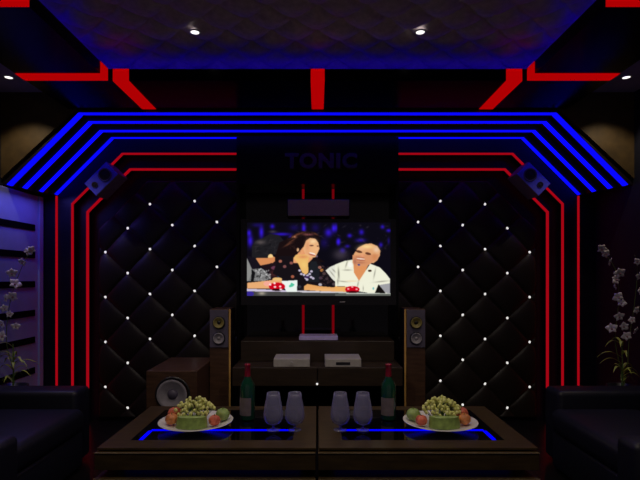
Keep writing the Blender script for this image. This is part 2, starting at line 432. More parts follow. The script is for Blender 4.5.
ell(3, 60, 400, 90, 60, (70, 60, 70), .6, True); ell(2, 570, 390, 70, 60, (62, 55, 66), .6, True)
# seated man on the left
poly(1, [(90, 300), (130, 245), (200, 215), (300, 160), (400, 175), (470, 250), (480, 330), (430, 380), (340, 400), (290, 430), (150, 470), (90, 420)], (30, 29, 33))
for _ in range(60): ell(1, rs.uniform(130, 460), rs.uniform(230, 400), rs.uniform(10, 40), rs.uniform(3, 8), (62, 56, 60) if _ % 2 else (14, 12, 16), .4, True, rs.uniform(-1.5, .2))
ell(1, 190, 255, 60, 28, (95, 85, 85), .8, True); ell(1, 330, 135, 45, 16, (80, 72, 85), .7, True)
poly(1, [(115, 430), (170, 460), (270, 445), (300, 400), (350, 425), (395, 385), (425, 340), (452, 350), (445, 400), (400, 445), (340, 490), (140, 490)], (214, 140, 92))
ell(1, 305, 425, 30, 35, (246, 208, 140)); ell(1, 430, 370, 16, 35, (240, 205, 150), 1, False, .3)
poly(4, [(130, 25), (300, 20), (420, 0), (350, 60), (300, 85), (225, 105), (185, 105)], (216, 140, 88))
poly(4, [(180, 110), (330, 80), (420, 0), (560, -60), (640, 80), (640, 390), (330, 270), (280, 180)], (30, 18, 24))
poly(4, [(40, 0), (130, 20), (190, 110), (110, 170)], (22, 18, 28))
poly(4, [(35, 20), (95, 150), (200, 140), (260, 175), (310, 250), (250, 285), (35, 285)], (120, 120, 120))
for _ in range(60):
    x, y = rs.uniform(110, 300), rs.uniform(145, 280)
    ell(4, x, y, 12, 7, rs.choice([200, 40, 150])*np.ones(3), .8, False, rs.uniform(-1.5, 1.5))
poly(4, [(90, 150), (130, 190), (110, 290), (80, 290)], (18, 18, 20)); poly(4, [(35, 30), (80, 130), (90, 200), (50, 285), (35, 285)], (140, 140, 138))
ell(4, 360, 135, 50, 22, (110, 60, 85), .9); ell(4, 345, 200, 40, 40, (90, 42, 40), .8, True); ell(4, 395, 220, 14, 22, (40, 110, 150), .9)
ell(4, 480, 210, 60, 60, (28, 22, 60), .8, True)
poly(4, [(40, 305), (230, 285), (340, 270), (430, 250), (440, 300), (330, 370), (40, 372)], (233, 172, 116))
ell(4, 270, 315, 45, 30, (245, 170, 150)); ell(4, 380, 262, 55, 18, (235, 190, 120))
# woman in the middle
poly(2, [(-170, 420), (-120, 260), (0, 200), (60, 155), (140, 128), (290, 140), (345, 205), (350, 290), (330, 310), (290, 400), (330, 440), (400, 480), (-170, 480)], (24, 14, 16))
poly(5, [(-120, 0), (300, 0), (360, 90), (420, 180), (530, 330), (330, 350), (160, 330), (160, 385), (60, 385), (-60, 270), (-200, 200)], (22, 17, 22))
for x, y, rx, ry, an in ((60, 180, 60, 10, -.6), (110, 160, 70, 9, -.4), (20, 240, 70, 8, -.6), (200, 165, 60, 14, 0), (290, 160, 40, 9, .4), (-20, 280, 60, 8, -.5)): ell(2, x, y, rx, ry, (125, 72, 50), .75, True, an)
ell(2, 50, 195, 25, 12, (230, 150, 110), .8, True); ell(2, 210, 165, 50, 14, (160, 90, 100), .8, True)
poly(2, [(75, 400), (150, 310), (230, 330), (260, 440), (210, 490), (40, 490), (40, 440)], (232, 160, 110))
poly(2, [(150, 320), (185, 235), (230, 206), (290, 216), (325, 262), (337, 330), (318, 370), (290, 425), (235, 435), (170, 390)], (236, 178, 126))
ell(2, 250, 245, 45, 30, (250, 215, 165), .9, True); ell(2, 200, 380, 40, 25, (215, 130, 100), .7, True); ell(2, 300, 335, 20, 20, (250, 200, 150), .8, True)
ell(2, 245, 295, 28, 8, (90, 50, 40), .9); ell(2, 318, 300, 14, 8, (90, 50, 40), .9); ell(2, 255, 385, 38, 12, (250, 235, 220), .9, False, .25); ell(2, 245, 402, 42, 9, (170, 70, 65), .8, False, .25)
ell(2, 90, 340, 14, 22, (240, 190, 140)); ell(2, 305, 415, 12, 12, (110, 90, 110))
poly(5, [(40, 20), (70, -15), (230, -20), (205, 60), (212, 190), (180, 212), (140, 190), (95, 90)], (236, 186, 108))
ell(5, 150, 10, 60, 20, (215, 130, 90), .7, True); ell(5, 160, 100, 35, 45, (245, 205, 120), .7, True)
poly(5, [(180, 290), (240, 60), (300, 60), (335, 150), (335, 300)], (30, 36, 42), .7)
for x, y in ((110, 165), (130, 205), (160, 215), (200, 222), (225, 205), (245, 175), (240, 240), (265, 255), (195, 268), (180, 250)): ell(5, x, y, 16, 13, (205, 195, 218), .95)
ell(5, 195, 240, 32, 12, (60, 40, 90))
for x, y, c in ((30, 235, (200, 110, 80)), (15, 80, (170, 100, 90)), (340, 130, (200, 130, 110)), (362, 162, (220, 140, 60)), (390, 200, (90, 70, 70)), (500, 320, (90, 75, 80)), (350, 250, (80, 60, 75)), (420, 260, (70, 55, 60)), (345, 325, (220, 215, 225)), (-60, 120, (150, 90, 90)), (110, 350, (60, 60, 70)), (-110, 60, (205, 120, 95))): ell(5, x, y, 20, 17, c, .8)
for _ in range(40): ell(5, rs.uniform(330, 480), rs.uniform(100, 330), 9, 7, (85, 60, 60), .5)
poly(5, [(160, 345), (200, 318), (330, 342), (480, 355), (640, 345), (640, 412), (500, 408), (160, 388)], (230, 166, 98))
ell(5, 400, 385, 200, 16, (240, 190, 130), .6, True)
for _ in range(90):
    a = rs.uniform(0, 6.28); q = rs.uniform(.5, 1)
    ell(2, 130+190*q*math.cos(a), 260+125*q*math.sin(a) if math.sin(a) < .2 or math.cos(a) < 0 else 150, rs.uniform(8, 26), rs.uniform(3, 7), rs.choice(3) and (78, 46, 38) or (18, 10, 12), .35, True, rs.uniform(-1.6, 1.6))
poly(2, [(158, 320), (185, 240), (230, 208), (290, 218), (325, 262), (337, 330), (318, 370), (290, 422), (235, 435), (172, 395)], (236, 180, 128), .75)
ell(2, 245, 292, 26, 7, (80, 44, 36), .8); ell(2, 316, 298, 12, 7, (80, 44, 36), .8); ell(2, 256, 383, 36, 9, (252, 238, 225), .9, False, .25); ell(2, 250, 397, 42, 7, (160, 70, 62), .7, False, .25)
ell(2, 200, 300, 30, 70, (214, 140, 100), .6, True); ell(2, 265, 245, 40, 24, (250, 216, 165), .8, True)
# man on the right
poly(5, [(405, 165), (460, 122), (560, 82), (650, 66), (650, 345), (565, 335), (480, 262)], (228, 228, 214))
poly(6, [(-10, 97), (100, 55), (190, 42), (210, 130), (260, 285), (390, 88), (500, 130), (565, 195), (617, 262), (617, 432), (440, 432), (270, 405), (100, 345), (-10, 345)], (240, 240, 218))
for T, x, y, rx, ry, an in ((5, 500, 165, 30, 8, .8), (5, 555, 200, 10, 60, -.1), (5, 480, 200, 50, 7, .9), (5, 545, 290, 8, 40, 0), (6, 130, 160, 50, 8, 0), (6, 120, 90, 8, 50, .3), (6, 30, 200, 9, 70, 0), (6, 80, 290, 60, 7, .1), (6, 520, 290, 80, 8, -.1), (6, 310, 370, 6, 30, 0), (6, 250, 320, 8, 40, .2), (6, 440, 200, 8, 60, .2)): ell(T, x, y, rx, ry, (135, 133, 120), .75, True, an)
ell(6, 160, 100, 26, 30, (250, 248, 240), .8); ell(6, 385, 168, 22, 12, (60, 40, 30)); ell(6, 180, 285, 80, 7, (240, 200, 150), .7, True)
poly(6, [(195, 60), (380, 80), (330, 180), (262, 282), (205, 190)], (222, 146, 92))
poly(3, [(188, 440), (205, 385), (250, 318), (330, 276), (400, 268), (470, 298), (505, 350), (500, 405), (470, 460), (430, 490), (190, 490)], (226, 166, 116))
poly(6, [(188, -10), (192, 70), (240, 118), (330, 120), (380, 100), (425, 60), (470, 42), (492, -20)], (216, 148, 104))
ell(3, 350, 305, 80, 25, (252, 220, 150), .9, True); ell(3, 460, 340, 35, 35, (240, 215, 190), .7, True); ell(3, 290, 330, 50, 20, (240, 190, 150), .7, True)
ell(3, 262, 362, 38, 14, (85, 48, 34), .95, False, .25); ell(3, 365, 385, 34, 14, (95, 52, 36), .95, False, .2); ell(3, 300, 405, 22, 20, (235, 160, 120), .9, True)
ell(3, 275, 428, 55, 6, (170, 95, 75), .7, False, .12); ell(3, 282, 444, 48, 9, (238, 215, 200), .9, False, .1); ell(3, 280, 458, 52, 6, (160, 78, 66), .8, False, .08); ell(6, 280, 75, 60, 14, (165, 100, 80), .6, True); ell(6, 260, 100, 14, 10, (60, 70, 130)); ell(6, 215, 60, 20, 40, (150, 90, 80), .6, True)
ell(3, 440, 420, 30, 40, (205, 130, 80), .7, True)
poly(6, [(438, 432), (485, 320), (545, 395), (570, 432)], (18, 15, 14)); poly(6, [(490, 330), (617, 310), (617, 432), (560, 415), (540, 390)], (160, 160, 165))
ell(6, 425, 370, 10, 15, (120, 190, 190)); 
poly(6, [(-10, 345), (110, 350), (110, 412), (-10, 412)], (238, 176, 100))
# desk, cup and buzzers
poly(4, [(30, 372), (640, 395), (640, 412), (30, 402)], (205, 195, 220)); poly(5, [(-10, 390), (640, 408), (640, 425), (-10, 412)], (205, 200, 210)); poly(6, [(-10, 412), (630, 425), (630, 436), (-10, 432)], (190, 195, 185))
poly(4, [(30, 402), (640, 410), (640, 470), (30, 470)], (66, 66, 64)); poly(5, [(-10, 412), (640, 424), (640, 470), (-10, 470)], (60, 62, 60)); poly(6, [(-10, 430), (640, 434), (640, 470), (-10, 470)], (92, 96, 90))
ell(4, 70, 430, 45, 30, (55, 40, 150), .95); ell(4, 205, 425, 45, 22, (190, 180, 160), .8, True)
poly(4, [(430, 285), (612, 275), (605, 408), (490, 408), (440, 330)], (236, 244, 238)); ell(4, 545, 335, 34, 16, (70, 190, 150), .9, False, -.4); ell(4, 545, 315, 12, 10, (70, 190, 150), .9)
ell(4, 378, 348, 92, 46, (205, 5, 28)); ell(4, 378, 385, 60, 12, (30, 5, 8)); ell(6, 186, 380, 82, 38, (205, 5, 28)); ell(6, 190, 410, 60, 12, (60, 5, 10))
for x, y in ((350, 310), (355, 352), (415, 347), (300, 325), (420, 380)): ell(4, x, y, 14, 11, (255, 225, 225))
for x, y in ((185, 352), (235, 378), (140, 375)): ell(6, x, y, 12, 9, (255, 190, 190))
blur(2)
L = np.where(img/255 <= .04045, img/255/12.92, ((img/255+.055)/1.055)**2.4)
me = bpy.data.meshes.new('screen')
gx = np.linspace(sx0, sx1, PW); gz = np.linspace(sz1, sz0, PH)
V = np.zeros((PH, PW, 3)); V[..., 0] = gx[None]; V[..., 1] = .001; V[..., 2] = gz[:, None]
idx = np.arange(PH*PW).reshape(PH, PW)
Q = np.stack([idx[:-1, :-1], idx[1:, :-1], idx[1:, 1:], idx[:-1, 1:]], -1).reshape(-1, 4)
me.vertices.add(PH*PW); me.vertices.foreach_set('co', V.ravel())
me.loops.add(Q.size); me.loops.foreach_set('vertex_index', Q.ravel().astype(np.int32))
me.polygons.add(len(Q)); me.polygons.foreach_set('loop_start', np.arange(0, Q.size, 4, dtype=np.int32))
me.update(calc_edges=True)
ca = me.color_attributes.new('picture', 'FLOAT_COLOR', 'POINT')
ca.data.foreach_set('color', np.concatenate([L.reshape(-1, 3), np.ones((PH*PW, 1))], 1).ravel().astype(np.float32))
m = bpy.data.materials.new('screen_picture'); m.use_nodes = True; nt = m.node_tree; nt.nodes.clear()
at = nt.nodes.new('ShaderNodeVertexColor'); at.layer_name = 'picture'; e = nt.nodes.new('ShaderNodeEmission'); ou = nt.nodes.new('ShaderNodeOutputMaterial')
nt.links.new(at.outputs[0], e.inputs[0]); nt.links.new(e.outputs[0], ou.inputs[0]); e.inputs[1].default_value = 1.0
me.materials.append(m)
so = bpy.data.objects.new('screen', me); C.objects.link(so); so.parent = t; so['label'] = 'lit screen with the picture of three laughing people'

# ------------------------------------------------------------------ media cabinet
t = thing('media_cabinet', 'low dark wood media cabinet in two steps under the television', 'cabinet', (0, 3.85, FL))
obj('upper_shelf', bx(-.64, .64, .31, .66, .60, -.533-FL, bev=.004), M_woodc, t)
obj('body', bx(-.66, .66, .02, .66, -.843-FL, .598, bev=.004), M_woodc, t)
dz0, dz1 = -.840-FL, -.698-FL
for s in (-1, 1):
    dr = obj('drawer', bx(min(s*.004, s*.655), max(s*.004, s*.655), -.002, .019, dz0, dz1, bev=.003), M_woodc, t)
bm = bmesh.new(); bmesh.ops.create_icosphere(bm, subdivisions=2, radius=.009); bmesh.ops.translate(bm, verts=bm.verts, vec=(-.003, -.011, .478))
k = obj('knob', bm, M_crystal, t); k['label'] = 'crystal knob'
obj('plinth', bx(-.60, .60, .30, .62, 0, -.845-FL), M_slot, t)
def device(x, w_, d0, dep, z, h, m, label, face):
    t = thing('audio_device', label, 'audio device', (x, d0, z), 0, 'devices on the media cabinet')
    obj('housing', bx(-w_/2, w_/2, .004, dep, .004, h, bev=.003), m, t)
    obj('front_plate', bx(-w_/2+.004, w_/2-.004, 0, .0035, .006, h-.004), m, t)
    if face == 'knob':
        bm = bmesh.new(); lathe(bm, [(0, 0), (.013, 0), (.012, .012), (0, .012)], 20, Matrix.Translation((0, 0, h*.5)) @ Matrix.Rotation(math.pi/2, 4, 'X')); obj('knob', bm, M_silver, t)
    if face == 'display': obj('display', bx(-.055, .055, -.002, -.0002, h*.3, h*.62), M_ring, t)
    for a in (-1, 1): obj('foot', bx(a*w_*.4-.012, a*w_*.4+.012, .02, .05, 0, .004), M_ring, t)
device(-.200, .281, 3.862, .255, -.699, .066, M_silver, 'silver audio box with a round knob, left of the two on the lower step', 'knob')
device(.198, .281, 3.862, .255, -.699, .066, M_silver, 'silver audio box with a black display, right of the two on the lower step', 'display')
device(.008, .325, 4.17, .20, -.532, .036, M_lav, 'slim lavender player on the upper step under the television', None)

# ------------------------------------------------------------------ speakers
def driver(parent, x, z, r, cone, capm, y=0):
    Rm = Matrix.Translation((x, y, z)) @ Matrix.Rotation(math.pi/2, 4, 'X')
    bm = bmesh.new(); lathe(bm, [(r*.86, 0), (r, 0), (r, .006), (r*.93, .010), (r*.86, .006), (r*.86, 0)], 40, Rm); rg = obj('driver_ring', bm, M_ring, parent, True)
    bm = bmesh.new(); lathe(bm, [(r*.86, .005), (r*.78, .009), (r*.70, .004), (r*.3, -.012 if r < .1 else -.02), (0, -.012 if r < .1 else -.02)], 40, Rm @ Matrix.Translation((0, 0, .014 if r < .1 else .024))); cn = obj('cone', bm, cone, rg, True, fix=False)
    bm = bmesh.new(); rr = r*.3; lathe(bm, [(rr, 0), (rr*.8, rr*.35), (rr*.4, rr*.52), (0, rr*.58)], 24, Rm @ Matrix.Translation((0, 0, .004))); obj('dust_cap', bm, capm, rg, True)
for s, sd in ((-1, 'left'), (1, 'right')):
    t = thing('tower_speaker', 'tall walnut tower speaker with gold edge, %s' % ('left of the screen beside the subwoofer' if s < 0 else 'right of the screen'), 'speaker', (s*.797, 4.05, FL), 0, 'tower speakers')
    H = -.26-FL
    obj('cabinet', bx(-.078, .078, .004, .265, .02, H, bev=.004), M_wood2, t)
    obj('baffle', bx(-.074, .074, -.006, .0035, H-.31, H-.008, bev=.002), M_baffle, t)
    obj('plinth', bx(-.09, .09, -.01, .27, 0, .02, bev=.003), M_ring, t)
    xg = -s*.079
    obj('gold_edge', bx(min(xg, xg-s*.014), max(xg, xg-s*.014), .0, .016, .02, H), M_gold, t)
    obj('side_cheek', bx(min(xg, xg-s*.006), max(xg, xg-s*.006), .018, .262, .02, H-.003), M_portal, t)
    driver(t, 0, H-.108, .052, M_coney, M_ring, -.0065)
    driver(t, 0, H-.235, .052, M_cone, M_cone, -.0065)
# subwoofer
t = thing('subwoofer', 'boxy walnut subwoofer with one big round driver on the floor behind the left table', 'subwoofer', ((171.5-317.5)*3.65/F, 3.65, FL))
H = -.686-FL
obj('cabinet', bx(-.186, .186, .0, .62, .02, H, bev=.006), M_wood2, t)
for a in (-1, 1):
    for b in (.05, .57): obj('foot', bx(a*.15-.02, a*.15+.02, b-.02, b+.02, 0, .02), M_ring, t)
driver(t, .01, H-.168, .128, M_cone, M_baffle, -.001)
# satellite speakers on the chamfered corners
for s, sd in ((-1, 'left'), (1, 'right')):
    d = 4.17; c0 = px(101.3 if s < 0 else 635-101.3, 178.8, d)
    t = thing('satellite_speaker', 'small blue lit box speaker tilted on the %s chamfered corner' % sd, 'speaker', (c0.x, c0.y, c0.z), 0, 'small tilted corner speakers')
    R_ = Matrix.Rotation(s*math.radians(45), 4, 'Y')
    def tilt(bm): bmesh.ops.transform(bm, matrix=R_, verts=bm.verts); return bm
    L2, H2 = 31.5*d/F/2, 18*d/F/2
    # long axis along the diagonal
    obj('cabinet', tilt(bx(-L2, L2, .003, .205, -H2, H2, bev=.004)), mat('satellite_case', (.34, .25, .18), .5, noise=.1, nscale=20), t)
    obj('front_baffle', tilt(bx(-L2+.004, L2-.004, -.004, .0025, -H2+.004, H2-.004, bev=.002)), mat('satellite_baffle_blue_light', (.14, .15, .95), .5, noise=.1, nscale=30), t)  # blue light on the speaker front is put into the baffle colour
    def drv(x, r):
        Rm = R_ @ Matrix.Translation((x, -.005, 0)) @ Matrix.Rotation(math.pi/2, 4, 'X')
        bm = bmesh.new(); lathe(bm, [(r*.8, 0), (r, 0), (r, .006), (r*.86, .008), (r*.8, .002)], 32, Rm); rg = obj('driver_ring', bm, M_baffle, t, True)
        bm = bmesh.new(); lathe(bm, [(r*.8, .002), (r*.3, .001), (0, .006)], 32, Rm); obj('cone', bm, M_ring, rg, True)
    drv(-s*.045, .056); drv(s*.073, .026)
    obj('bracket', tilt(bx(-.03, .03, .206, .231, -.02, .02)), M_ring, t)

# ------------------------------------------------------------------ coffee tables
def make_table(s, label):
    t = thing('coffee_table', label, 'table', (s*.552, 2.87, FL), 0, 'pair of dark coffee tables')
    hx = .544; fy = 2.485-2.87; by = 3.29-2.87; T = .45
    gx0, gx1 = -.424*1, .424
    # glass inset: outer side rail .12, inner side rail .115
    bm = bmesh.new()
    box(bm, -hx, hx, fy, fy+.12, T-.009, T, ); box(bm, -hx, hx, by-.09, by, T-.009, T)
    box(bm, -hx, gx0, fy+.12, by-.09, T-.009, T); box(bm, gx1, hx, fy+.12, by-.09, T-.009, T)
    box(bm, -hx+.03, hx-.03, fy+.06, by-.02, T-.0165, T-.009)
    obj('top_frame', bm, M_wood, t)
    obj('glass_inset', bx(gx0+.001, gx1-.001, fy+.121, by-.091, T-.0085, T-.002), M_glass_top, t)
    bm = bmesh.new(); yL = 2.78-2.87; xl = s*.372
    box(bm, min(xl, -s*.424), max(xl, -s*.424), yL-.012, yL+.012, T-.0018, T-.0006)
    box(bm, xl-.011, xl+.011, 2.615-2.87, yL-.0122, T-.0018, T-.0006)
    obj('light_line', bm, M_tblue, t)['label'] = 'blue light line in the black glass'
    obj('apron', bx(-hx-.004, hx+.004-.006, fy-.02, by-.01, T-.103, T-.0168, bev=.002), M_wood, t)
    obj('edge_trim', bx(-hx-.004, hx-.002, fy-.024, fy-.0205, T-.0185, T-.0165), M_edge, t)
    obj('lower_shelf', bx(-hx-.004, hx-.002, fy-.03, by-.01, T-.18, T-.142, bev=.003), M_wood, t)
    obj('edge_trim', bx(-hx-.004, hx-.002, fy-.034, fy-.0305, T-.1435, T-.1415), M_edge, t)
    obj('shelf_light', bx(-hx+.08, hx-.08, fy+.15, fy+.16, T-.110, T-.1035), emit('dim_shelf_light', (.02, 0, 1), .15), t)
    for a in (-1, 1):
        for b in (fy+.02, by-.08): obj('leg', bx(a*(hx-.05)-.03, a*(hx-.05)+.03, b, b+.06, 0, T-.181), M_wood, t)
        obj('side_post', bx(a*(hx-.05)-.03, a*(hx-.05)+.03, fy+.25, by-.06, T-.1415, T-.1035), M_slot, t)
    return t
make_table(-1, 'left dark walnut coffee table with black glass top and blue light line')
make_table(1, 'right dark walnut coffee table with black glass top and blue light line')
TT = -.85

# glasses
mg = bpy.data.materials.new('smoky_glass'); mg.use_nodes = True; nt = mg.node_tree; nt.nodes.clear()
ou = nt.nodes.new('ShaderNodeOutputMaterial'); mx = nt.nodes.new('ShaderNodeMixShader'); tr = nt.nodes.new('ShaderNodeBsdfTransparent'); pb = nt.nodes.new('ShaderNodeBsdfPrincipled')
pb.inputs['Base Color'].default_value = (.36, .35, .58, 1); pb.inputs['Roughness'].default_value = .12; pb.inputs['Specular IOR Level'].default_value = .8
fr = nt.nodes.new('ShaderNodeLayerWeight'); fr.inputs[0].default_value = .35
mr = nt.nodes.new('ShaderNodeMapRange'); mr.inputs[3].default_value = .38; mr.inputs[4].default_value = .7
nt.links.new(fr.outputs['Facing'], mr.inputs[0]); nt.links.new(mr.outputs[0], mx.inputs[0])
nt.links.new(tr.outputs[0], mx.inputs[1]); nt.links.new(pb.outputs[0], mx.inputs[2]); nt.links.new(mx.outputs[0], ou.inputs[0])
def glass(x, y, label):
    t = thing('goblet', label, 'glass', (x, y, TT), 0, 'stemmed glasses on the coffee tables')
    bm = bmesh.new(); lathe(bm, [(0, .030), (.020, .031), (.044, .044), (.0545, .068), (.055, .09), (.049, .135), (.040, .18), (.036, .208), (.034, .208), (.038, .18), (.047, .135), (.053, .09), (.0525, .069), (.042, .047), (.018, .036), (0, .035)], 28); obj('bowl', bm, mg, t, True)
    bm = bmesh.new(); lathe(bm, [(0, .0005), (.037, .0005), (.037, .003), (.012, .008), (.006, .014), (.006, .024), (.012, .0295), (0, .0295)], 28); obj('stem', bm, mg, t, True)
for xp, lb in ((273.3, 'leftmost of the four stemmed glasses'), (294.8, 'stemmed glass on the left table next to the gap between tables'),
               (340.2, 'stemmed glass on the right table next to the gap between tables'), (362.8, 'rightmost of the four stemmed glasses')):
    p = px(xp, 430, .85*F/153); glass(p.x, p.y, lb)
# bottles
M_green = mat('green_bottle_glass', (.008, .06, .035), .12, noise=.1, nscale=10, coat=.5)
M_foil = mat('red_foil', (.30, .006, .03), .35, noise=.1, nscale=30)
M_label = mat('paper_label', (.20, .16, .14), .6, noise=.15, nscale=30)
for xp, lb in ((247.5, 'green wine bottle with red foil neck on the left table'), (388.5, 'green wine bottle with red foil neck on the right table')):
    p = px(xp, 419, .85*F/142)
    t = thing('wine_bottle', lb, 'bottle', (p.x, p.y, TT), 0, 'wine bottles on the coffee tables')
    bm = bmesh.new(); lathe(bm, [(0, 0.0005), (.043, .0005), (.045, .006), (.045, .19), (.040, .212), (.024, .24), (.0165, .26), (.0155, .325), (0, .325)], 32); obj('bottle_body', bm, M_green, t, True)
    bm = bmesh.new(); lathe(bm, [(.0172, .245), (.0182, .262), (.017, .27), (.0168, .318), (.0185, .32), (.0185, .330), (0, .332)], 28); obj('foil_cap', bm, M_foil, t, True)
    bm = bmesh.new()
    n = 24; ring = []
    for k in range(n+1):
        a = math.radians(-170+115*k/n); ring.append([(.0462*math.cos(a), .0462*math.sin(a), z) for z in (.03, .135)])
    vv = [[bm.verts.new(q) for q in r] for r in ring]
    for a, b in zip(vv, vv[1:]): bm.faces.new((a[0], b[0], b[1], a[1]))
    obj('paper_label', bm, M_label, t, True)

# fruit platters
M_apr = mat('red_apple', (.80, .17, .10), .35, noise=.4, nscale=30, spec=.4)
M_oran = mat('orange_fruit', (.75, .27, .09), .4, noise=.3, nscale=40)
M_grn = mat('green_melon', (.23, .33, .08), .4, noise=.25, nscale=40)
M_apg = mat('green_apple', (.34, .48, .14), .35, noise=.25, nscale=30)
M_grape = mat('pale_grape', (.80, .82, .28), .35, noise=.15, nscale=50)
M_stem = mat('green_stem', (.10, .20, .04), .5, noise=.15, nscale=30)
def fruitbm(r, squash=.9):
    bm = bmesh.new(); prof = []
    for k in range(17):
        a = math.pi*k/16; rr = r*math.sin(a); z = -r*squash*math.cos(a)
        dent = math.exp(-(rr/(r*.28))**2)*r*.18
        z += dent if z < 0 else -dent
        prof.append((rr if 0 < k < 16 else 0, z))
    lathe(bm, prof, 24); return bm
def apple(x, y, z, r, m, label, name, cat, group):
    t = thing(name, label, cat, (x, y, z), random.uniform(0, 3), group)
    obj('flesh', fruitbm(r), m, t, True, loc=(0, 0, r*.9))
    bm = bmesh.new(); tube(bm, [(0, 0, r*1.55), (.002, 0, r*1.75), (.005, 0, r*1.95)], .0018); obj('stem', bm, M_stem, t)
def melon(x, y, z, label, rz=0, w_=.18, group=None):
    t = thing('melon_slice', label, 'melon slice', (x, y, z), rz, group)
    bm = bmesh.new(); n = 16; A = []
    for k in range(n+1):
        a = math.pi*k/n; A.append((-w_/2*math.cos(a), -.05*math.sin(a)))
    for (z0_, z1_, q) in ((0, .058, 1),):
        lo = [bm.verts.new((x_*1, y_, z0_)) for x_, y_ in A]; hi = [bm.verts.new((x_*.94, y_*.9+.01, z1_)) for x_, y_ in A]
        for i in range(n): bm.faces.new((lo[i], lo[i+1], hi[i+1], hi[i]))
        bm.faces.new((lo[0], hi[0], hi[-1], lo[-1])); bm.faces.new(hi); bm.faces.new(lo[::-1])
    obj('rind', bm, M_grn, t, False)
    bm = bmesh.new(); A2 = [(x_*.86, y_*.78+.006, .0585) for x_, y_ in A]; B2 = [(x_*.8, y_*.7+.006, .061) for x_, y_ in A]
    a_ = [bm.verts.new(q) for q in A2]; b2 = [bm.verts.new(q) for q in B2]
    for i in range(n): bm.faces.new((a_[i], a_[i+1], b2[i+1], b2[i]))
    bm.faces.new(b2); bm.faces.new((a_[0], b2[0], b2[-1], a_[-1])); bm.faces.new(a_[::-1])
    obj('flesh', bm, M_apg, t)
def grapes(x, y, z, label, seed):
    rd = random.Random(seed)
    t = thing('grape_bunch', label, 'grapes', (x, y, z), 0, 'grape bunches on the platters')
    pts = []; tries = 0
    while len(pts) < 99 and tries < 9000:
        tries += 1
        a = rd.uniform(0, 6.283); r = math.sqrt(rd.random())*.115; 
        top = .10*(1-(r/.135)**2)+.045
        h = top*(1-rd.random()**1.3*(.55 if a > 3.14 else .2))
        p = Vector((r*math.cos(a), r*math.sin(a)*.8, max(.012, h)))
        if r < .075+.5*p.z and all((p-q).length > .0140 for q in pts): pts.append(p)
    bm = bmesh.new(); 
    for p in pts[::1]: tube(bm, [(p.x*.3, p.y*.3, .0), (p.x*.7, p.y*.7, p.z*.6), p], .0012, .0009, 4)
    obj('stalk', bm, M_stem, t)
    bm = bmesh.new(); bmesh.ops.create_icosphere(bm, subdivisions=2, radius=1); pr = None
    for p in pts:
        if pr is None: pr = o = obj('grape', bm, M_grape, t, True)
        else: o = pr.copy(); C.objects.link(o); o.parent = t
        r = rd.uniform(.0085, .0115); o.location = p; o.scale = (r, r, r*1.15)
def platter(s, xc):
    p = px(xc, 421, .82*F/144); sd = 'left' if s < 0 else 'right'
    t = thing('platter', 'round white shallow fruit plate on the %s coffee table' % sd, 'plate', (p.x, p.y, TT), 0, 'fruit plates')
    bm = bmesh.new(); lathe(bm, [(0, .004), (.08, .004), (.085, 0.0003), (.09, .0003), (.092, .005), (.15, .014), (.208, .032), (.209, .036), (.204, .036), (.15, .019), (.09, .010), (0, .009)], 56)
    obj('dish', bm, M_china, t, True)
    X, Y, Z = p.x, p.y, TT+.012
    m_ = -s      # mirrors the arrangement
    melon(X-.006*m_, Y-.075, Z+.006, 'green melon slice at the front of the %s fruit plate' % sd, 0, .175, 'melon slices on the fruit plates')
    apple(X-.126*m_, Y-.046, Z+.011, .035, M_oran, 'orange brown fruit at the outer edge of the %s plate' % sd, 'peach', 'fruit', 'peaches on the plates')
    apple(X+.118*m_, Y-.060, Z+.010, .033, M_apr, 'red apple at the inner edge of the %s plate' % sd, 'apple', 'fruit', 'apples on the plates')
    apple(X+.146*m_, Y+.030, Z+.012, .040, M_apg, 'green apple behind the red apple on the %s plate' % sd, 'apple', 'fruit', 'apples on the plates')
    apple(X-.135*m_, Y+.050, Z+.013, .040, M_apr, 'reddish apple behind the orange fruit on the %s plate' % sd, 'apple', 'fruit', 'apples on the plates')
    grapes(X-.012*m_, Y+.025, Z+.004, 'heap of small pale green grapes piled on the %s fruit plate' % sd, 5+s)
platter(-1, 196); platter(1, 440)

# ------------------------------------------------------------------ armchairs
def armchair(s, sd):
    t = thing('armchair', 'dark navy leather armchair at the %s edge, in front of the orchid' % sd, 'armchair', (s*1.95, 3.0, FL), 0, 'navy leather armchairs')
    def b(x0, x1, *a, **k):
        u, v = s*x0-0, s*x1-0; return bx(min(u, v), max(u, v), *a, **k)
    def sx(x): return (x-1.95)
    obj('armrest', b(sx(1.63), sx(2.36), .38, .60, .03, .525, bev=.035, seg=4), M_sofa, t, True)
    obj('armrest', b(sx(1.515), sx(2.36), -.62, -.45, .03, .50, bev=.035, seg=4), M_sofa, t, True)
    obj('seat_base', b(sx(1.58), sx(2.30), -.446, .376, .03, .26, bev=.02), M_sofa, t, True)
    obj('seat_cushion', b(sx(1.56), sx(2.16), -.44, .372, .262, .42, bev=.05, seg=4), M_sofa, t, True)
    obj('backrest', b(sx(2.17), sx(2.37), -.445, .375, .262, .80, bev=.05, seg=4), M_sofa, t, True)
    for x in (1.70, 2.28):
        for y in (-.55, .5): obj('foot', b(sx(x)-.025, sx(x)+.025, y-.025, y+.025, 0, .032), M_ring, t)
armchair(-1, 'left'); armchair(1, 'right')

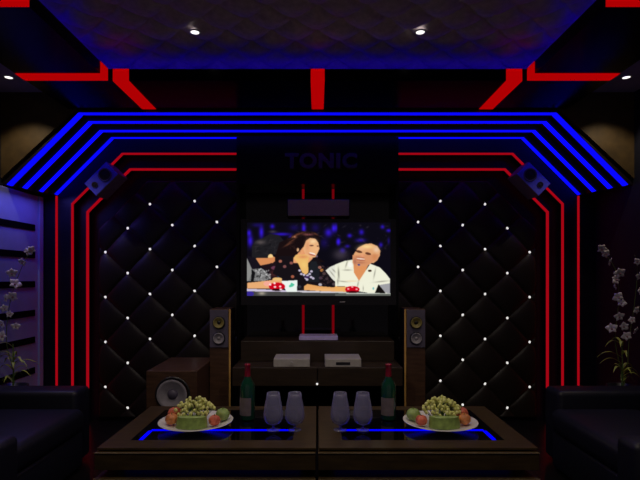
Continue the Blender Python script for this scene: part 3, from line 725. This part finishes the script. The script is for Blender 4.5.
# ------------------------------------------------------------------ orchids
M_petal = mat('white_petal', (.88, .84, .90), .5, noise=.1, nscale=30)
M_lip = mat('pink_lip', (.45, .22, .30), .5, noise=.1, nscale=30)
M_leaf = mat('orchid_leaf', (.42, .50, .10), .4, noise=.3, nscale=20)
def blossom_mesh():
    bm = bmesh.new()
    for k, (L_, w_) in enumerate(((.030, .017), (.034, .024), (.030, .015), (.030, .015), (.034, .024))):
        a = math.pi/2+2*math.pi*k/5; n = 6; prev = None
        dx, dz = math.cos(a), math.sin(a)
        for i in range(n+1):
            q = i/n; hw = w_*math.sin(math.pi*min(1, .12+q*.88))*.6+.001; r = L_*q; dep = -.010*math.sin(q*2.4)
            l = bm.verts.new((dx*r-dz*hw, dep+.003, dz*r+dx*hw)); c = bm.verts.new((dx*r, dep, dz*r)); rr = bm.verts.new((dx*r+dz*hw, dep+.003, dz*r-dx*hw))
            if prev: bm.faces.new((prev[0], l, c, prev[1])); bm.faces.new((prev[1], c, rr, prev[2]))
            prev = (l, c, rr)
    r = bmesh.ops.extrude_face_region(bm, geom=bm.faces[:]); 
    bmesh.ops.translate(bm, vec=(0, .0012, 0), verts=[v for v in r['geom'] if isinstance(v, bmesh.types.BMVert)])
    return bm
protos = []
def orchid(s, stems, label, bx_px, d0=3.74):
    base = px(bx_px, 390, d0); rd = random.Random(11+s)
    bx_ = base.x
    t = thing('potted_orchid', label, 'orchid', (bx_, d0, FL), 0, 'potted white orchids')
    bm = bmesh.new(); lathe(bm, [(0, .002), (.075, .002), (.085, .02), (.098, .46), (.105, .47), (.105, .49), (.095, .49), (.09, .45), (0, .45)], 32)
    obj('pot', bm, M_ring, t, True)
    for si, st in enumerate(stems):
        P = [Vector((rd.uniform(-.01, .01), 0, .45))]+[Vector((px(x, y, d0).x-bx_, rd.uniform(-.03, .03), px(x, y, d0).z-FL)) for x, y in st['path']]
        # smooth the stem
        Q = []
        for i in range(len(P)-1):
            p0, p1, p2, p3 = P[max(0, i-1)], P[i], P[i+1], P[min(len(P)-1, i+2)]
            for k in range(6):
                u = k/6; Q.append(.5*((2*p1)+(-p0+p2)*u+(2*p0-5*p1+4*p2-p3)*u*u+(-p0+3*p1-3*p2+p3)*u**3))
        Q.append(P[-1])
        bm = bmesh.new(); tube(bm, Q, .004, .002); obj('stem', bm, M_stem, t, True)
        for (x, y) in st['flowers']:
            if not protos:
                o = obj('blossom', blossom_mesh(), M_petal, t, True); protos.append(o)
                bmc = bmesh.new(); bmesh.ops.create_icosphere(bmc, subdivisions=2, radius=.006); bmesh.ops.translate(bmc, verts=bmc.verts, vec=(0, -.007, -.004))
                lip = obj('blossom_centre', bmc, M_lip, o, True)
            else:
                o = copy_tree(protos[0], t)
            q = px(x, y, d0); best = min(Q, key=lambda v: (v.x-(q.x-bx_))**2+(v.z-(q.z-FL))**2)
            o.location = (q.x-bx_, best.y-.012, q.z-FL)
            o.rotation_euler = (rd.uniform(-.5, .5), rd.uniform(-1, 1), rd.uniform(-.7, .7)); sc = rd.uniform(.95, 1.45); o.scale = (sc, sc, sc)
    for k in range(15):
        a = 2*math.pi*k/15+rd.uniform(-.2, .2); Ln = rd.uniform(.12, .2); h = rd.uniform(.05, .34)
        bm = bmesh.new(); prev = None
        dx, dy = math.cos(a), math.sin(a)*.5
        if abs(bx_+dx*Ln) > XW-.06: Ln = max(.05, (XW-.06-abs(bx_))/abs(dx))
        for i in range(9):
            q = i/8; hw = .013*math.sin(math.pi*(.15+.85*q))+.0005; r = Ln*q; z = .46+h+.05*math.sin(q*2.6)-.03*q*q
            c = Vector((dx*r, dy*r, z)); n_ = Vector((-dy, dx, 0)).normalized()*hw
            vs = [bm.verts.new(c-n_+Vector((0, 0, .004))), bm.verts.new(c), bm.verts.new(c+n_+Vector((0, 0, .004)))]
            if prev: bm.faces.new((prev[0], vs[0], vs[1], prev[1])); bm.faces.new((prev[1], vs[1], vs[2], prev[2]))
            prev = vs
        obj('leaf', bm, M_leaf, t, True)
    bm = bmesh.new(); tube(bm, [(0, 0, .45), (.004, 0, .6), (0, 0, .8)], .007, .004); obj('stem', bm, M_stem, t)
SR = [dict(path=[(622, 372), (616, 340), (617, 300), (614, 272), (603, 252), (597, 247)], flowers=[(600, 249), (604, 254), (607, 262), (616, 273), (612, 280), (611, 286), (615, 297), (619, 303), (617, 316), (611, 328), (623, 326)]),
      dict(path=[(628, 372), (630, 340), (633, 300), (636, 270), (634, 255)], flowers=[(635, 262), (637, 276), (637, 291), (634, 310), (630, 320), (626, 336), (634, 330)])]
SL = [dict(path=[(14, 372), (6, 340), (12, 300), (20, 268), (30, 250)], flowers=[(31, 250), (27, 252), (22, 262), (12, 273), (16, 284), (9, 298), (15, 296), (12, 314), (4, 324), (3, 336), (17, 326), (7, 308)])]
orchid(1, SR, 'white orchid with green leaves at the right edge by the dark wall', 622)
orchid(-1, SL, 'white orchid with green leaves at the left edge before the slotted panel', 13)
